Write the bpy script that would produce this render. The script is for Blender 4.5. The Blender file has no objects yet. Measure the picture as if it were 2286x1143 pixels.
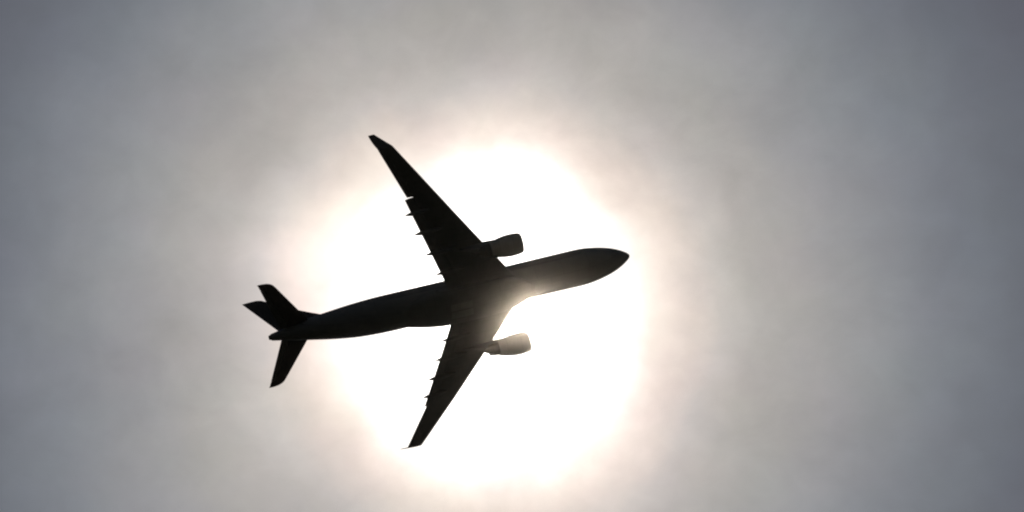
import bpy, bmesh, math, random
from mathutils import Vector, Euler, Matrix

# ------------------------------------------------------------------ camera
scene = bpy.context.scene
COL = scene.collection
cam_data = bpy.data.cameras.new('camera')
cam_data.lens = 176.15
cam_data.sensor_width = 36.0
cam_data.clip_start = 0.5
cam_data.clip_end = 20000.0
cam = bpy.data.objects.new('camera', cam_data)
COL.objects.link(cam)
cam.location = (0.0, 0.0, 1.7)
cam.rotation_euler = (math.radians(90 + 54), 0.0, 0.0)      # looking 54 degrees up
scene.camera = cam

# ------------------------------------------------------------------ light
SUN_EL = math.radians(53.29)
SUN_AZ = math.radians(0.32)          # azimuth from +Y towards +X
sun_dir = Vector((math.cos(SUN_EL) * math.sin(SUN_AZ), math.cos(SUN_EL) * math.cos(SUN_AZ), math.sin(SUN_EL)))
sun_data = bpy.data.lights.new('sun', 'SUN')
sun_data.energy = 0.5
sun_data.angle = math.radians(0.53)
sun_data.color = (1.0, 0.9, 0.78)
sun = bpy.data.objects.new('sun', sun_data)
COL.objects.link(sun)
sun.rotation_euler = (-sun_dir).to_track_quat('-Z', 'Y').to_euler()
sun.location = (0, 900, 1400)

scene.view_settings.view_transform = 'Standard'
scene.view_settings.look = 'None'
scene.view_settings.gamma = 1.0
scene.view_settings.use_curve_mapping = False
scene.view_settings.exposure = -3.0     # photographed straight into the veiled sun
scene.cycles.filter_width = 2.1
scene.cycles.volume_bounces = 1
scene.cycles.max_bounces = 6

# ---- world: physical sky, seen through a thin cloud veil lit from behind by the sun
world = bpy.data.worlds.new('World')
scene.world = world
world.use_nodes = True
nt = world.node_tree
nt.nodes.clear()
N, L = nt.nodes, nt.links

def node(kind, **kw):
    n = N.new(kind)
    for k, v in kw.items():
        setattr(n, k, v)
    return n

def math_node(op, a, b=None, c=None, clamp=False):
    n = node('ShaderNodeMath', operation=op, use_clamp=clamp)
    for i, v in enumerate((a, b, c)):
        if v is None:
            continue
        if isinstance(v, (int, float)):
            n.inputs[i].default_value = v
        else:
            L.new(v, n.inputs[i])
    return n.outputs[0]

def vmath(op, a, b=None, scale=None):
    n = node('ShaderNodeVectorMath', operation=op)
    for i, v in enumerate((a, b)):
        if v is None:
            continue
        if isinstance(v, (tuple, list, Vector)):
            n.inputs[i].default_value = tuple(v)
        else:
            L.new(v, n.inputs[i])
    if scale is not None:
        if isinstance(scale, (int, float)):
            n.inputs['Scale'].default_value = scale
        else:
            L.new(scale, n.inputs['Scale'])
    return n

def noise(vec, scale, detail, rough, distort=0.0, color=False):
    n = node('ShaderNodeTexNoise')
    n.inputs['Scale'].default_value = scale
    n.inputs['Detail'].default_value = detail
    n.inputs['Roughness'].default_value = rough
    n.inputs['Distortion'].default_value = distort
    L.new(vec, n.inputs['Vector'])
    return n.outputs['Color' if color else 'Fac']

tc = node('ShaderNodeTexCoord')
dirv = vmath('NORMALIZE', tc.outputs['Generated']).outputs[0]
# direction of the brightest part of the cloud (a little west of the disc, where the veil is thickest)
el, az = math.radians(53.275), math.radians(-0.46)
glow = Vector((math.cos(el) * math.sin(az), math.cos(el) * math.cos(az), math.sin(el)))
# drifting cloud: the direction is jittered by noise before the angle to the sun is read
big = vmath('SUBTRACT', noise(dirv, 9.0, 2.0, 0.5, color=True), (0.5, 0.5, 0.5)).outputs[0]
mid = vmath('SUBTRACT', noise(dirv, 42.0, 4.0, 0.55, color=True), (0.5, 0.5, 0.5)).outputs[0]
d1 = vmath('ADD', dirv, vmath('SCALE', big, scale=0.007).outputs[0]).outputs[0]
d2 = vmath('NORMALIZE', vmath('ADD', d1, vmath('SCALE', mid, scale=0.012).outputs[0]).outputs[0]).outputs[0]
sin_t = vmath('LENGTH', vmath('CROSS_PRODUCT', d2, glow).outputs[0]).outputs['Value']
front = math_node('GREATER_THAN', vmath('DOT_PRODUCT', dirv, glow).outputs['Value'], 0.0)
theta = math_node('DEGREES', math_node('ARCSINE', math_node('MINIMUM', sin_t, 1.0)))
theta = math_node('ADD', math_node('MULTIPLY', theta, front), math_node('MULTIPLY', math_node('SUBTRACT', 1.0, front), 90.0))

PX = 0.005122      # degrees of sky per unit of the profile below
prof = [   # angular distance, colour as it reaches the eye (times 8, the exposure)
    (0,    (14.0, 12.6, 11.2)),
    (130,  (6.0, 5.6, 5.2)),
    (270,  (1.70, 1.62, 1.50)),
    (350,  (1.13, 1.06, 0.99)),
    (380,  (1.00, 0.880, 0.785)),
    (420,  (0.835, 0.718, 0.640)),
    (460,  (0.685, 0.598, 0.540)),
    (520,  (0.515, 0.478, 0.450)),
    (600,  (0.394, 0.374, 0.354)),
    (700,  (0.320, 0.312, 0.300)),
    (800,  (0.254, 0.258, 0.265)),
    (900,  (0.196, 0.210, 0.226)),
    (1000, (0.148, 0.167, 0.192)),
    (1100, (0.108, 0.128, 0.155)),
    (1200, (0.078, 0.096, 0.122)),
    (1350, (0.055, 0.066, 0.092)),
    (2400, (0.022, 0.025, 0.032)),
    (6000, (0.006, 0.007, 0.009)),
]
RMAX = 6000.0
# two ramps: brightness above 1 is stored scaled down by 14
ramp = node('ShaderNodeValToRGB')
cr = ramp.color_ramp
cr.interpolation = 'LINEAR'
# non-linear position (square root) so the inner stops are well resolved
pos = math_node('POWER', math_node('DIVIDE', math_node('MINIMUM', theta, RMAX * PX), RMAX * PX), 0.5, clamp=True)
L.new(pos, ramp.inputs['Fac'])
for i, (r, c) in enumerate(prof):
    p = math.sqrt(r / RMAX)
    e = cr.elements[0] if i == 0 else (cr.elements[1] if i == 1 else cr.elements.new(p))
    e.position = p
    e.color = (c[0] / 14, c[1] / 14, c[2] / 14, 1)
# soft lumps of denser and thinner cloud
lump = noise(vmath('MULTIPLY', dirv, (1.0, 1.0, 1.25)).outputs[0], 30.0, 5.0, 0.58, 0.6)
fine = noise(vmath('MULTIPLY', dirv, (1.0, 1.0, 1.5)).outputs[0], 95.0, 6.0, 0.66, 0.4)
dens = math_node('ADD', math_node('MULTIPLY_ADD', lump, 0.36, 0.82), math_node('MULTIPLY_ADD', fine, 0.30, -0.15))
# brighter, thinner patches of the veil: (direction east, height above the glow, radius in degrees, gain)
for de, dh, rad, gain in ((-2.25, 0.72, 0.75, 0.26), (-1.55, 1.1, 0.6, 0.12), (-2.7, -1.3, 0.9, 0.08), (0.1, 1.95, 0.8, 0.05), (1.25, -1.75, 0.7, 0.08), (-0.6, -2.1, 0.7, 0.10)):
    e2, a2 = el + math.radians(dh), az + math.radians(de) / math.cos(el + math.radians(dh))
    c = Vector((math.cos(e2) * math.sin(a2), math.cos(e2) * math.cos(a2), math.sin(e2)))
    dist = vmath('DISTANCE', d2, c).outputs['Value']
    q = math_node('DIVIDE', dist, math.radians(rad))
    g = math_node('EXPONENT', math_node('MULTIPLY', math_node('MULTIPLY', q, q), -1.0))
    dens = math_node('ADD', dens, math_node('MULTIPLY', g, gain))
tint = vmath('ADD', vmath('SCALE', vmath('SUBTRACT', noise(dirv, 48.0, 3.0, 0.6, color=True), (0.5, 0.5, 0.5)).outputs[0], scale=0.08).outputs[0], (1, 1, 1)).outputs[0]
veil = vmath('MULTIPLY', vmath('SCALE', ramp.outputs['Color'], scale=dens).outputs[0], tint).outputs[0]
bg_veil = node('ShaderNodeBackground')
L.new(veil, bg_veil.inputs['Color'])
bg_veil.inputs['Strength'].default_value = 14.0 * 8.0

sky = node('ShaderNodeTexSky', sky_type='NISHITA')
sky.sun_disc = False
sky.sun_elevation = SUN_EL
sky.sun_rotation = SUN_AZ
bg_sky = node('ShaderNodeBackground')
bg_sky.inputs['Strength'].default_value = 0.05
L.new(sky.outputs['Color'], bg_sky.inputs['Color'])
add = node('ShaderNodeAddShader')
L.new(bg_sky.outputs[0], add.inputs[0])
L.new(bg_veil.outputs[0], add.inputs[1])
wout = node('ShaderNodeOutputWorld')
L.new(add.outputs[0], wout.inputs['Surface'])
world.cycles.sampling_method = 'MANUAL'
world.cycles.sample_map_resolution = 4096

# ------------------------------------------------------------------ materials
def material(name, base, rough=0.5, metal=0.0, vary=0.08, scale=1.5, panels=None, coat=0.0):
    m = bpy.data.materials.new(name)
    m.use_nodes = True
    t = m.node_tree
    b = t.nodes['Principled BSDF']
    b.inputs['Roughness'].default_value = rough
    b.inputs['Metallic'].default_value = metal
    b.inputs['Coat Weight'].default_value = coat
    co = t.nodes.new('ShaderNodeTexCoord')
    n = t.nodes.new('ShaderNodeTexNoise')
    n.inputs['Scale'].default_value = scale
    n.inputs['Detail'].default_value = 5
    t.links.new(co.outputs['Object'], n.inputs['Vector'])
    r = t.nodes.new('ShaderNodeValToRGB')
    r.color_ramp.elements[0].position = 0.3
    r.color_ramp.elements[1].position = 0.7
    r.color_ramp.elements[0].color = (*[c * (1 - vary) for c in base], 1)
    r.color_ramp.elements[1].color = (*[min(1, c * (1 + vary)) for c in base], 1)
    t.links.new(n.outputs['Fac'], r.inputs['Fac'])
    col = r.outputs['Color']
    if panels:
        br = t.nodes.new('ShaderNodeTexBrick')
        br.inputs['Scale'].default_value = 1.0
        br.inputs['Brick Width'].default_value = panels[0]
        br.inputs['Row Height'].default_value = panels[1]
        br.inputs['Mortar Size'].default_value = 0.025
        br.inputs['Color1'].default_value = (1, 1, 1, 1)
        br.inputs['Color2'].default_value = (0.97, 0.97, 0.97, 1)
        br.inputs['Mortar'].default_value = (0.72, 0.72, 0.72, 1)
        t.links.new(co.outputs['Object'], br.inputs['Vector'])
        mx = t.nodes.new('ShaderNodeMix')
        mx.data_type = 'RGBA'
        mx.blend_type = 'MULTIPLY'
        mx.inputs[0].default_value = 1.0
        t.links.new(col, mx.inputs[6])
        t.links.new(br.outputs['Color'], mx.inputs[7])
        col = mx.outputs[2]
    t.links.new(col, b.inputs['Base Color'])
    rr = t.nodes.new('ShaderNodeMapRange')
    rr.inputs['To Min'].default_value = max(0.05, rough - 0.08)
    rr.inputs['To Max'].default_value = min(1, rough + 0.12)
    t.links.new(n.outputs['Fac'], rr.inputs['Value'])
    t.links.new(rr.outputs[0], b.inputs['Roughness'])
    return m

M_BODY = material('fuselage_paint', (0.30, 0.30, 0.305), 0.5, vary=0.06, scale=0.6, panels=(4.2, 1.4), coat=0.1)
M_WING = material('wing_paint', (0.20, 0.20, 0.20), 0.5, vary=0.08, scale=0.8, panels=(3.0, 2.2))
M_FLAP = material('flap_paint', (0.19, 0.19, 0.19), 0.5, vary=0.08, scale=1.0)
M_FAIR = material('fairing_paint', (0.26, 0.26, 0.26), 0.62, vary=0.08, scale=0.8, panels=(3.4, 1.6))
M_NAC = material('nacelle_paint', (0.55, 0.53, 0.50), 0.4, vary=0.05, scale=1.2, panels=(2.2, 2.4), coat=0.15)
M_LIP = material('polished_inlet_lip', (0.62, 0.62, 0.63), 0.25, metal=1.0, vary=0.04)
M_HOT = material('exhaust_metal', (0.20, 0.18, 0.16), 0.45, metal=0.9, vary=0.2, scale=3)
M_DARK = material('dark_titanium_blades', (0.05, 0.05, 0.055), 0.4, metal=0.7, vary=0.1)
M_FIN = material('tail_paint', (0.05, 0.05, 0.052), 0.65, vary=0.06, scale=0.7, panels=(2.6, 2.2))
M_DOOR = material('gear_door_paint', (0.36, 0.36, 0.365), 0.5, vary=0.06)

# ------------------------------------------------------------------ helpers
def X(x):          # metres behind the nose -> local x (nose points to +X)
    return 30.0 - x

def obj(name, bm, mat, parent=None, smooth=True):
    bmesh.ops.recalc_face_normals(bm, faces=bm.faces)
    me = bpy.data.meshes.new(name)
    bm.to_mesh(me)
    bm.free()
    me.materials.append(mat)
    if smooth:
        for p in me.polygons:
            p.use_smooth = True
        me.set_sharp_from_angle(angle=math.radians(38))
    o = bpy.data.objects.new(name, me)
    COL.objects.link(o)
    o.parent = parent
    return o

def loft(bm, rings, cap0=True, cap1=True, closed=True):
    vs = [[bm.verts.new(p) for p in r] for r in rings]
    n = len(rings[0])
    for a, b in zip(vs, vs[1:]):
        for i in range(n if closed else n - 1):
            j = (i + 1) % n
            bm.faces.new((a[i], a[j], b[j], b[i]))
    if cap0:
        bm.faces.new(vs[0])
    if cap1:
        bm.faces.new(vs[-1][::-1])
    return vs

def smooth_stations(st, step):
    """Catmull-Rom interpolation of stations (tuples whose first item is the running coordinate)."""
    out = []
    for i in range(len(st) - 1):
        p1, p2 = st[i], st[i + 1]
        p0 = st[i - 1] if i else p1
        p3 = st[i + 2] if i + 2 < len(st) else p2
        n = max(1, int(abs(p2[0] - p1[0]) / step))
        for k in range(n):
            t = k / n
            row = []
            for c in range(len(p1)):
                h = p2[0] - p1[0]
                m1 = (p2[c] - p0[c]) / max(1e-6, (p2[0] - p0[0])) * h
                m2 = (p3[c] - p1[c]) / max(1e-6, (p3[0] - p1[0])) * h
                t2, t3 = t * t, t * t * t
                row.append((2*t3 - 3*t2 + 1) * p1[c] + (t3 - 2*t2 + t) * m1 + (-2*t3 + 3*t2) * p2[c] + (t3 - t2) * m2)
            out.append(tuple(row))
    out.append(st[-1])
    return out

def tube_x(bm, st, y=0.0, n=40, step=0.8, power=2.0, cap0=True, cap1=True):
    """st: (x behind nose, half width, half height, centre z)"""
    rings = []
    for x, w, h, zc in smooth_stations(st, step):
        r = []
        for i in range(n):
            a = 2 * math.pi * i / n
            ca, sa = math.cos(a), math.sin(a)
            e = 2.0 / power
            r.append((X(x), y + w * math.copysign(abs(ca) ** e, ca), zc + h * math.copysign(abs(sa) ** e, sa)))
        rings.append(r)
    loft(bm, rings, cap0, cap1)

FOIL = [0.0, 0.008, 0.03, 0.07, 0.14, 0.24, 0.36, 0.50, 0.64, 0.78, 0.90, 1.0]

def half_t(u, tc):
    return 5 * tc * (0.2969 * math.sqrt(u) - 0.126 * u - 0.3516 * u*u + 0.2843 * u**3 - 0.1000 * u**4)

def foil_ring(y, xle, chord, z, tc, cant=0.0, u0=0.0, u1=1.0, side=1, vertical=False, twist=0.0, camber=0.25):
    us = [u0 + (u1 - u0) * u for u in FOIL]
    up = [(u, half_t(u, tc)) for u in us]
    lo = [(u, -half_t(u, tc)) for u in reversed(us)]
    if u0 == 0:
        lo = lo[:-1]
    out = []
    for u, h in up + lo:
        h = h * chord
        if not vertical:
            h += camber * tc * chord * 4 * u * (1 - u) * 0.35 - (u - 0.4) * chord * math.tan(twist)
        if vertical:      # the fin: span along z, thickness along y
            out.append((X(xle + u * chord), h, z))
        else:
            out.append((X(xle + u * chord), side * (y - h * math.sin(cant)), z + h * math.cos(cant)))
    return out

def lerp_tab(tab, y):
    for a, b in zip(tab, tab[1:]):
        if y <= b[0]:
            t = (y - a[0]) / (b[0] - a[0])
            return [a[i] + (b[i] - a[i]) * t for i in range(1, len(a))]
    return list(tab[-1][1:])

# ------------------------------------------------------------------ ground and added sun-glare volume
def build_ground():
    bm = bmesh.new()
    n = 40
    S = 3000.0
    rnd = random.Random(3)
    g = [[bm.verts.new((-S + 2*S*i/n, -S + 2*S*j/n,
          0.0 if (abs(i - n/2) < 3 and abs(j - n/2) < 3) else rnd.uniform(-1.2, 1.2))) for j in range(n + 1)] for i in range(n + 1)]
    for i in range(n):
        for j in range(n):
            bm.faces.new((g[i][j], g[i+1][j], g[i+1][j+1], g[i][j+1]))
    m = material('grassy_ground', (0.055, 0.07, 0.035), 0.95, vary=0.35, scale=0.05)
    o = obj('ground', bm, m)
    o['kind'] = 'structure'
    return o
build_ground()

def build_glare_volume():  # scattering box added to imitate lens glare over the aircraft near the sun
    bm = bmesh.new()
    bmesh.ops.create_cube(bm, size=1.0)
    bmesh.ops.scale(bm, vec=(6100.0, 6100.0, 712.0), verts=bm.verts)
    bmesh.ops.translate(bm, vec=(0, 0, 712.0 / 2 - 4.0), verts=bm.verts)
    m = bpy.data.materials.new('added_glare')
    m.use_nodes = True
    t = m.node_tree
    t.nodes.clear()
    v = t.nodes.new('ShaderNodeVolumePrincipled')
    v.inputs['Color'].default_value = (0.140, 0.127, 0.113, 1)
    v.inputs['Density'].default_value = 6.0e-5
    v.inputs['Anisotropy'].default_value = 0.997
    out = t.nodes.new('ShaderNodeOutputMaterial')
    t.links.new(v.outputs[0], out.inputs['Volume'])
    o = obj('glare_volume', bm, m, smooth=False)
    o['kind'] = 'stuff'
    return o
build_glare_volume()

# ------------------------------------------------------------------ the airliner
plane = bpy.data.objects.new('airliner', None)
COL.objects.link(plane)
plane['label'] = 'dark twin engine airliner seen from below, climbing in silhouette across the veiled sun'
plane['category'] = 'airplane'
plane.location = (-10.7254, 452.7737, 613.4339)
plane.rotation_euler = (math.radians(0.975), math.radians(-17.0495), math.radians(-3.969))

# fuselage
bm = bmesh.new()
tube_x(bm, [(-.12, .03, .03, .0), (.0, .30, .29, .0), (.35, .62, .58, 0), (.95, 1.02, .97, .0), (1.7, 1.42, 1.38, .0),
            (2.6, 1.79, 1.78, .0), (3.8, 2.15, 2.18, .0), (5.3, 2.48, 2.52, .0), (7.0, 2.74, 2.76, 0), (9.0, 2.82, 2.82, 0),
            (20, 2.82, 2.82, 0), (37.0, 2.82, 2.82, 0), (40, 2.76, 2.78, .02), (43.5, 2.56, 2.62, .08), (46, 2.28, 2.36, .2), (48.5, 1.95, 2.02, .38),
            (51, 1.55, 1.68, .6), (53, 1.17, 1.32, .66), (54.6, .86, .98, .74), (55.8, .64, .70, .78), (56.6, .50, .52, .80)],
       n=64, step=.35)
fuselage = obj('fuselage', bm, M_BODY, plane)
bm = bmesh.new()
tube_x(bm, [(56.61, .40, .42, .80), (56.85, .36, .38, .81), (56.98, .30, .32, .82)], n=24, step=.1)
obj('exhaust_outlet', bm, M_HOT, fuselage)

# belly fairing between the wings
bm = bmesh.new()
tube_x(bm, [(15.2, .4, .15, -2.6), (16.4, 1.35, .5, -2.35), (17.8, 2.2, .95, -2.05), (19.4, 2.9, 1.35, -1.85), (21.6, 3.25, 1.62, -1.75), (26, 3.32, 1.75, -1.72), (30, 3.30, 1.7, -1.72),
            (32.5, 2.95, 1.5, -1.70), (34.5, 2.45, 1.15, -1.78), (36.5, 1.7, .7, -2.05), (38.0, .8, .3, -2.35)],
       n=48, step=.4, power=2.5)
belly = obj('belly_fairing', bm, M_FAIR, plane)
for s in (-1, 1):           # closed main gear doors
    bm = bmesh.new()
    rows = []
    for x in (26.0, 27.1, 28.3, 29.4):
        rows.append([(X(x), s * y, -3.462 - .02 + (.03 * (abs(y) - .3) if y > 1.6 else 0)) for y in (.12, .7, 1.3)])
    vs = [[bm.verts.new(p) for p in r] for r in rows]
    for a, b in zip(vs, vs[1:]):
        for i in range(2):
            bm.faces.new((a[i], a[i+1], b[i+1], b[i]))
    g = bmesh.ops.extrude_face_region(bm, geom=bm.faces[:])
    bmesh.ops.translate(bm, vec=(0, 0, .06), verts=[v for v in g['geom'] if isinstance(v, bmesh.types.BMVert)])
    obj('gear_door', bm, M_DOOR, belly)

# wings
WZ = [(0.0, -1.55), (3.0, -1.45), (10.2, -.66), (19.8, .68), (28.63, 2.28), (29.3, 2.7), (29.8, 3.45), (30.05, 4.2)]
def wz(y): return lerp_tab(WZ, y)[0]
def wle(y): return 19.27 + (y - 3.65) * .6176
def flap_te(y): return lerp_tab([(0, 28.6), (3.0, 29.15), (10.1, 31.25), (19.75, 34.12)], y)[0]
def ail_te(y): return lerp_tab([(19.7, 33.6), (28.6, 37.05)], y)[0]
def wing_tc(y): return lerp_tab([(0, .135), (3, .130), (10, .115), (28, .10)], y)[0]

def make_wing(side):
    # main box: leading edge to the cove ahead of the movable surfaces
    bm = bmesh.new()
    rings = []
    for y in [0.5, 1.5, 3.0, 4.5, 6, 8, 10.1, 12, 14, 16, 18, 19.78]:
        c = flap_te(y) - wle(y)
        cut = (flap_te(y) - (1.75 - .02 * y) - wle(y)) / c
        rings.append(foil_ring(y, wle(y), c, wz(y), wing_tc(y), u1=cut, side=side))
    for y in [19.84, 22, 24, 26, 28.0]:
        c = ail_te(y) - wle(y)
        rings.append(foil_ring(y, wle(y), c, wz(y), wing_tc(y), u1=1 - .95 / c, side=side))
    for y in [28.06, 28.35, 28.63]:
        rings.append(foil_ring(y, wle(y), ail_te(y) - wle(y), wz(y), .10, side=side))
    loft(bm, rings)
    w = obj('wing', bm, M_WING, plane)
    # movable surfaces
    def panel(name, y0, y1, te, depth, drop, tcw=.16, n=5):
        b2 = bmesh.new()
        rr = []
        for k in range(n + 1):
            y = y0 + (y1 - y0) * k / n
            t = te(y)
            d = depth(y)
            rr.append(foil_ring(y, t - d, d, wz(y) - drop, tcw, side=side, twist=math.radians(7 if name == 'flap' else 0)))
        loft(b2, rr)
        return obj(name, b2, M_FLAP, w)
    panel('flap', 2.9, 9.95, flap_te, lambda y: 2.35 - .03 * y, .22)
    panel('flap', 10.15, 19.79, flap_te, lambda y: 2.25 - .04 * y, .20, n=7)
    panel('aileron', 19.90, 23.99, ail_te, lambda y: 1.25, .02, .13)
    panel('aileron', 24.01, 28.04, ail_te, lambda y: 1.15, .02, .13)
    # flap track fairings: canoes under the wing that stick out behind it
    for fy, ln, rad, out in ((6.35, 5.0, .32, .95), (10.1, 5.4, .36, 1.0), (13.9, 4.6, .34, 1.1), (17.45, 4.0, .32, 1.0)):
        b3 = bmesh.new()
        te = flap_te(fy)
        z0 = wz(fy) - .50
        x1 = te + out
        tube_x(b3, [(x1 - ln, .03, .03, z0 + .12), (x1 - ln * .85, rad * .7, rad * .9, z0 + .06), (x1 - ln * .55, rad, rad * 1.45, z0 - .05),
                    (x1 - ln * .3, rad * .9, rad * 1.2, z0 - .1), (x1 - ln * .12, rad * .5, rad * .7, z0 - .14), (x1, .03, .04, z0 - .16)],
               y=side * fy, n=16, step=.3)
        obj('flap_track_fairing', b3, M_FAIR, w)
    # winglet
    b4 = bmesh.new()
    st = [(28.635, 34.71, 2.34, 2.28, 14), (28.72, 34.78, 2.32, 2.40, 40), (29.1, 35.40, 2.00, 2.90, 52), (29.5, 36.02, 1.62, 3.43, 56),
          (29.9, 36.66, 1.16, 3.98, 60), (30.08, 36.94, .92, 4.24, 60)]
    loft(b4, [foil_ring(y, x, c, z, .085, cant=math.radians(a), side=side, camber=0) for y, x, c, z, a in st])
    obj('winglet', b4, M_WING, w)
    # pylon
    b5 = bmesh.new()
    rr = []
    for x, zt, zb, hw in ((18.3, -1.42, -1.75, .06), (19.2, -1.10, -1.9, .24), (21.0, -.98, -2.1, .33), (23.0, -.85, -2.35, .35), (24.6, -.85, -2.2, .38), (26.4, -.9, -1.5, .2), (27.8, -.95, -1.15, .04)):
        rr.append([(X(x), side * (9.43 - hw), zt), (X(x), side * (9.43 + hw), zt), (X(x), side * (9.43 + hw), (zt + zb) / 2), (X(x), side * (9.43 + hw * .8), zb),
                   (X(x), side * (9.43 - hw * .8), zb), (X(x), side * (9.43 - hw), (zt + zb) / 2)])
    loft(b5, rr)
    obj('pylon', b5, M_FAIR, plane)
    # engine
    EY, EZ = side * 9.43, -2.85
    b6 = bmesh.new()
    prof_e = [(18.9, 1.10), (18.3, 1.14), (17.9, 1.18), (17.62, 1.25)]
    outer = [(17.50, 1.40), (17.62, 1.50), (17.95, 1.60), (18.5, 1.67), (19.2, 1.70), (20.0, 1.66), (20.8, 1.54), (21.5, 1.39), (22.1, 1.24), (22.4, 1.16)]
    inner = [(22.4, 1.12), (21.6, 1.10)]
    def lathe(b, pr, n=44, cap=False):
        rings = [[(X(x), EY + r * math.cos(2*math.pi*i/n), EZ + r * math.sin(2*math.pi*i/n)) for i in range(n)] for x, r in pr]
        loft(b, rings, cap, cap)
    lathe(b6, outer[1:] + inner)
    e = obj('engine', b6, M_NAC, plane)
    b = bmesh.new(); lathe(b, prof_e + outer[:2]); obj('inlet_lip', b, M_LIP, e)
    b = bmesh.new()
    lathe(b, [(18.10, .02), (18.35, .22), (18.75, .40), (18.8, .44)], n=20, cap=True)
    for k in range(22):
        a = 2 * math.pi * k / 22
        ca, sa = math.cos(a), math.sin(a)
        ta, tb = -sa, ca
        q = []
        for r, wd, xo in ((.38, .10, 18.72), (.75, .15, 18.66), (1.09, .17, 18.70)):
            for sg in (-1, 1):
                q.append(b.verts.new((X(xo + .10 * sg), EY + r * ca + sg * wd * ta, EZ + r * sa + sg * wd * tb)))
        b.faces.new((q[0], q[1], q[3], q[2])); b.faces.new((q[2], q[3], q[5], q[4]))
    obj('fan', b, M_DARK, e)
    b = bmesh.new(); lathe(b, [(18.95, 1.095), (19.0, .05)], n=44, cap=False); obj('fan_casing', b, M_DARK, e)
    b = bmesh.new(); lathe(b, [(21.0, 1.00), (22.4, 1.03), (23.2, .94), (24.0, .78), (24.0, .70), (23.4, .74)], n=36); obj('exhaust_nozzle', b, M_HOT, e)
    b = bmesh.new(); lathe(b, [(21.1, .92), (21.6, 1.08)], n=36); obj('bypass_duct', b, M_DARK, e)
    b = bmesh.new(); lathe(b, [(23.3, .58), (24.0, .50), (24.5, .28), (24.8, .03)], n=24, cap=True); obj('exhaust_cone', b, M_HOT, e)
    return w

make_wing(-1)
make_wing(1)

# tailplanes
def hz(y): return 0.98 + .035 * y
def hle(y): return 49.72 + .605 * y
def hte(y): return 54.72 + .303 * y
def make_tailplane(side):
    bm = bmesh.new()
    rings = []
    for y in (.4, 1.5, 3, 5, 7, 8.7):
        c = hte(y) - hle(y)
        rings.append(foil_ring(y, hle(y), c, hz(y), .10, u1=.72, side=side, camber=0))
    for y, xa, xb in ((8.76, 55.02, 57.36), (9.2, 55.33, 57.50), (9.5, 55.72, 57.60), (9.70, 56.2, 57.70), (9.80, 56.95, 57.77)):
        rings.append(foil_ring(y, xa, xb - xa, hz(y), .09, side=side, camber=0))
    loft(bm, rings)
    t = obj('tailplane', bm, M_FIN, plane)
    b = bmesh.new()
    rr = []
    for y in (1.0, 3, 5, 7, 8.7):
        c = (hte(y) - hle(y)) * .30
        rr.append(foil_ring(y, hte(y) - c, c, hz(y), .17, side=side, camber=0))
    loft(b, rr)
    obj('elevator', b, M_FLAP, t)
make_tailplane(-1)
make_tailplane(1)

# fin with dorsal fillet and rudder
FLE = [(1.4, 43.6), (2.55, 45.2), (2.9, 46.7), (3.5, 48.1), (4.48, 49.40), (5.69, 50.9), (8.6, 54.0), (9.8, 55.28), (9.84, 55.32), (10.2, 55.72), (10.38, 56.2)]
def fte(z): return 55.06 + (z - 1.52) * (58.62 - 55.06) / (10.2 - 1.52)
bm = bmesh.new()
loft(bm, [foil_ring(0, x, fte(z) - x, z, .085, u1=.70 if z < 10 else 1.0, vertical=True) if z < 9.82 else
          foil_ring(0, x, fte(z) - x, z, .07, u1=1.0, vertical=True) for z, x in FLE])
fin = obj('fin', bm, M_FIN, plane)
bm = bmesh.new()
rr = []
for z in (1.9, 4, 6, 8, 9.83):
    xl = lerp_tab([(a, b) for a, b in FLE], z)[0]
    c = min((fte(z) - xl) * .36, 2.8)
    rr.append(foil_ring(0, fte(z) - c, c, z, .13, vertical=True))
loft(bm, rr)
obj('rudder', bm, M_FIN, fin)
